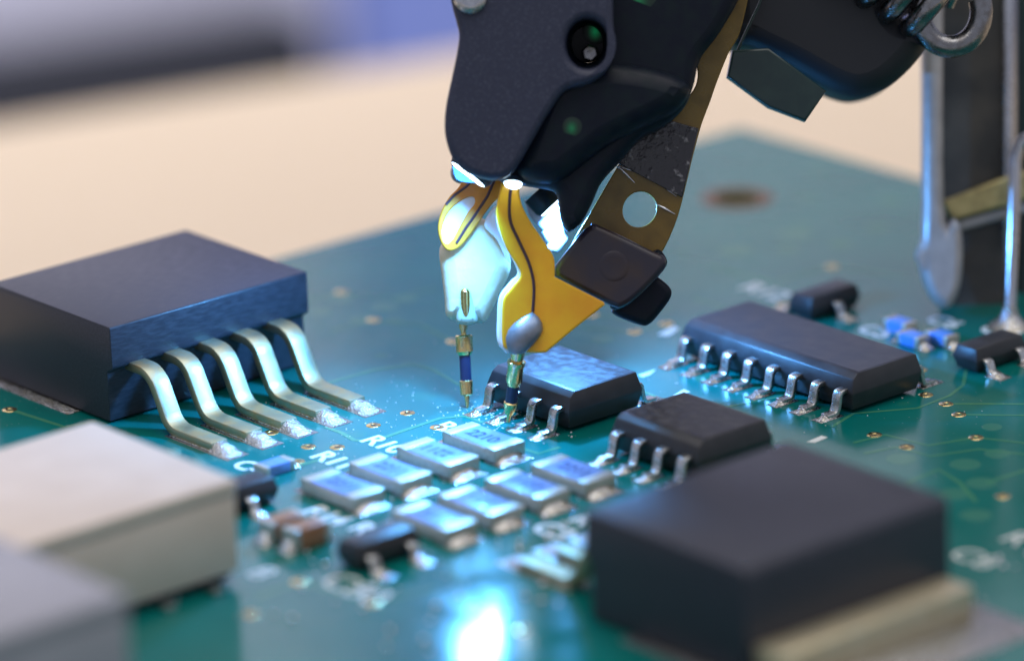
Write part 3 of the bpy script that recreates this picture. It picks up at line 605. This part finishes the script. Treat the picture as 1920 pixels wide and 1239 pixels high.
plate('clamp_foot', [(1212,514),(1228,517),(1254,538),(1257,556),(1240,582),(1216,608),(1196,608),(1150,588),(1158,570)], AD-0.4, AD+1.5, M['headdark'], head, bevel=0.25)
# bright bracket between blade and clamp
plate('bracket', [(984,374,1),(1012,388),(1030,372),(1048,346,1),(1056,400),(1058,436),(1064,452),(1046,474,1),(1018,472,1),(1030,446),(1010,424),(992,404)], 200.2, 200.8, M['bracket'], head, bevel=0.1, holes=[[(1016,436),(1022,430),(1043,444),(1031,458),(1026,456)]])
# motor drum, smoked block and tension spring at the upper right
plate('motor', [(1352,-140,1),(1640,-140,1),(1668,20),(1705,46),(1741,64),(1722,104),(1690,142),(1650,174),(1606,188),(1572,184),(1535,168),(1470,132),(1400,98),(1362,70)], 199.5, 206, M['motor'], head, bevel=0.9, k=6)
plate('smoked_block', [(1372,96,1),(1440,92,1),(1548,172,1),(1509,229,1),(1440,203),(1362,146,1)], 198.3, 199.4, M['smoked'], head, bevel=0.1, smoothed=False)
mb = MB(); mb.tube([hd(x, y, 198.6) for x, y in [(1446,-60),(1424,8),(1400,58),(1378,106)]], 0.06, 8); mb.build('edge_bead', M['smoked'], head, world=True)

spring = thing('tension_spring', hd(1760, 40, 199.5), 'steel tension spring with its end hook, top right above the steel clip', 'spring')
a0, a1 = hd(1545, -118, 199.5), hd(1790, 36, 199.5); axd = (a1-a0); an = axd.normalized(); e1 = an.cross(FW).normalized(); e2 = FW
pts = []; turns = 5.2
for i in range(int(turns*26)+1):
    t_ = i/(turns*26); q_ = t_*turns*TAU; pts.append(a0+axd*t_*0.9+(e1*math.cos(q_)+e2*math.sin(q_))*1.25)
mb = MB(); mb.tube(pts, 0.42, 12); mb.build('coil', M['darksteel'], spring, world=True)
pts = []
for i in range(40):
    q_ = math.radians(150+i*230/39); pts.append(hd(1782+58*math.cos(q_), 22-66*math.sin(q_), 199.5-0.2))
mb = MB(); mb.tube(pts, 0.46, 14); mb.build('hook', M['darksteel'], spring, world=True)

# ------------------------------------------------------------------ the two probes
N1 = at(876, 764, 0); N1D = (N1-CP).dot(FW)
def needle(parent, px0, py0, dep0, px1, py1, dep1, segs):
    """segs: (name, y-from, y-to, profile, material) in photograph rows along the needle"""
    def P(y):
        t_ = (y-py0)/(py1-py0); return hd(px0+(px1-px0)*t_, y, dep0+(dep1-dep0)*t_)
    body = None
    for name, ya, yb, prof, m in segs:
        mb = MB(); mb.revolve(P(ya), P(yb), prof, 24); o = mb.build(name, m, parent if body is None else body, world=True)
        if name == 'needle': body = o
pr1 = thing('probe', N1, 'probe with milky white holder, its needle standing on bare board', 'probe', 'probes of the test head')
HD = N1D
plate('holder', [(824,470),(828,510),(834,560),(836,588),(846,599,1),(906,606,1),(916,594),(938,548),(957,504),(950,474),(936,446),(922,422),(890,404),(862,416),(838,440)], HD-0.75, HD+0.75, M['epoxy'], pr1, bevel=0.6)
plate('resin_fillet', [(858,606),(857,575),(862,548),(873,533),(886,548),(893,575),(894,606)], HD-0.80, HD-0.3, M['resin'], pr1, bevel=0.25)
plate('film', [(886,300,1),(960,300,1),(966,340),(950,366),(930,376),(914,394),(896,420),(876,448),(858,466),(840,470),(827,455),(821,428),(827,398),(842,370),(862,348)], HD-1.1, HD-0.95, M['orange'], pr1, bevel=0.06,
      holes=[smooth([(836,408),(850,388),(872,372),(888,370),(890,382),(876,400),(860,428),(846,452),(834,452),(829,432)], 4)])
plate('clear_tab', smooth([(830,404),(850,382),(876,368),(894,370),(894,386),(880,408),(862,438),(848,462),(832,456),(823,432)], 3), HD-0.93, HD-0.6, M['clear'], pr1, bevel=0.1, smoothed=False)
plate('spacer', [(908,424),(918,398),(930,386),(938,404),(948,446),(958,492),(946,480),(930,448)], HD-1.0, HD-0.8, M['clear'], pr1, bevel=0.08)
for seg in ([(905,318),(874,350),(852,366),(836,384)], [(934,322),(914,368),(893,400),(872,430),(856,456)]):
    mb = MB(); mb.tube([hd(x, y, HD-1.1) for x, y in seg], 0.055, 8); mb.build('trace_line', M['wire'], pr1, world=True)
mb = MB(); mb.revolve(hd(872, 538, HD-0.86), hd(874, 604, HD-0.55), [(0, 0.02), (0.04, 0.12), (0.10, 0.20), (1, 0.20)], 20); mb.build('socket', M['gold'], pr1, world=True)
needle(pr1, 868, 600, HD-0.05, 876.5, 765, HD, [
    ('needle', 596, 630, [(0, 0.17), (0.55, 0.17), (0.7, 0.11), (1, 0.11)], M['gold']),
    ('collar', 628, 666, [(0, 0.30), (0.06, 0.36), (0.12, 0.34), (0.82, 0.34), (0.92, 0.28), (1, 0.24)], M['gold']),
    ('sleeve', 663, 716, [(0, 0.225), (1, 0.225)], M['sleeve']),
    ('ferrule', 712, 742, [(0, 0.20), (0.08, 0.27), (0.3, 0.27), (0.9, 0.25), (1, 0.16)], M['gold']),
    ('tip', 740, 765, [(0, 0.12), (0.3, 0.10), (1, 0.05)], M['gold'])])
N2 = at(953, 790, 0.2); N2D = (N2-CP).dot(FW)
pr2 = thing('probe', N2, 'probe with yellow blade and grey solder blob, its needle pressing on a chip lead', 'probe', 'probes of the test head')
BL = 195.3
blade_out = [(944,306,1),(938,350),(930,398),(938,436),(952,470),(976,512),(962,536),(944,560),(941,600),(942,640),(950,655),(985,660),(1020,661),(1034,652),(1080,614),(1134,572,1),(1132,566,1),(1040,519,1),(1038,482),(1018,450),(990,408),(976,376),(974,345),(980,306,1)]
plate('blade', blade_out, BL, BL+0.26, M['yellow'], pr2, bevel=0.08)
plate('lit_edge', [(932,395),(932,420),(944,456),(970,508),(956,528),(936,556),(932,600),(932,636),(940,652),(960,656),(990,560),(1010,500),(980,430),(950,390)], BL+0.27, BL+0.9, M['lit_edge'], pr2, bevel=0.1)  # added white plate in place of the blade's LED-lit side face
mb = MB(); mb.tube([hd(x, y, BL-0.02) for x, y in smooth([(964,318),(956,370),(957,414),(973,452),(992,494),(1001,535),(999,585)], 6, False)], 0.06, 8); mb.build('trace_line', M['wire'], pr2, world=True)
# grey solder blob
mb = MB(); c0, c1 = hd(998, 586, BL-0.05), hd(968, 664, BL-0.15); rs = []
for t_, wx, wd in [(0, .04, .02), (.10, .30, .16), (.25, .55, .30), (.42, .68, .40), (.6, .66, .42), (.78, .52, .38), (.92, .36, .32), (1, .22, .25)]:
    c = c0+(c1-c0)*t_; rs.append([c+RT*wx*math.cos(q_)-FW*wd*math.sin(q_) for q_ in [TAU*i/24 for i in range(24)]])
mb.rings(rs); mb.build('solder_blob', M['blob'], pr2, world=True, angle=60)
needle(pr2, 972, 655, BL+0.1, 953, 791, N2D, [
    ('needle', 652, 690, [(0, 0.30), (0.3, 0.29), (1, 0.17)], M['gold']),
    ('collar', 676, 722, [(0, 0.31), (0.03, 0.36), (0.16, 0.36), (0.22, 0.33), (0.82, 0.33), (0.9, 0.27), (1, 0.25)], M['gold']),
    ('sleeve', 718, 757, [(0, 0.235), (1, 0.235)], M['sleeve']),
    ('ferrule', 752, 776, [(0, 0.22), (0.1, 0.28), (0.4, 0.27), (1, 0.18)], M['gold']),
    ('tip', 774, 791, [(0, 0.12), (1, 0.08)], M['gold'])])

# ------------------------------------------------------------------ specks of flux on the board
mb = MB()
def speck(p, r):
    k = 6; rr = [[p+Vector((r*f*math.cos(TAU*i/k+.3)*random.uniform(.7, 1.2), r*f*math.sin(TAU*i/k+.3)*random.uniform(.7, 1.2), z*r)) for i in range(k)] for f, z in ((1, 0.02), (.8, .6), (.25, .9))]
    mb.rings(rr)
for cx, cy, sx, sy, n_, r0 in [(945,780,40,12,80,.04), (900,770,36,14,40,.035), (820,780,90,30,45,.03), (690,790,60,25,30,.03), (1000,790,60,20,50,.035), (1500,760,200,60,60,.025), (760,740,110,40,40,.025), (960,1000,160,60,120,.04), (560,830,80,40,40,.03)]:
    for _ in range(n_):
        p = at(random.gauss(cx, sx), random.gauss(cy, sy), 0); speck(Vector((p.x, p.y, 0.002)), random.uniform(.4, 1.5)*r0)
fo = mb.build('flux_residue', M['flux']); tag(fo, 'white specks of flux residue scattered around the probed leads', 'residue', kind='stuff')

# mirror-like beads added over the near half of the board to give glints
mb = MB()
for cx, cy, sx, sy, n_ in [(1000, 1010, 70, 40, 26), (660, 1040, 120, 60, 14), (480, 1120, 90, 50, 8), (1060, 1090, 40, 40, 10), (780, 1180, 120, 40, 8), (1850, 1080, 50, 50, 6)]:
    for _ in range(n_):
        p = at(random.gauss(cx, sx), random.gauss(cy, sy), 0); r = random.uniform(0.05, 0.13)
        mb.revolve(p+Vector((0, 0, 0.002)), p+Vector((0, 0, 1.7*r)), [(0, 0.6*r), (0.12, 0.86*r), (0.4, r), (0.7, 0.86*r), (0.92, 0.45*r), (1, 0.05*r)], 12)
so = mb.build('glint_beads', M['bead_metal'], angle=180); tag(so, 'tiny mirror-like beads added for glints among the nearest parts', 'glint beads', kind='stuff')
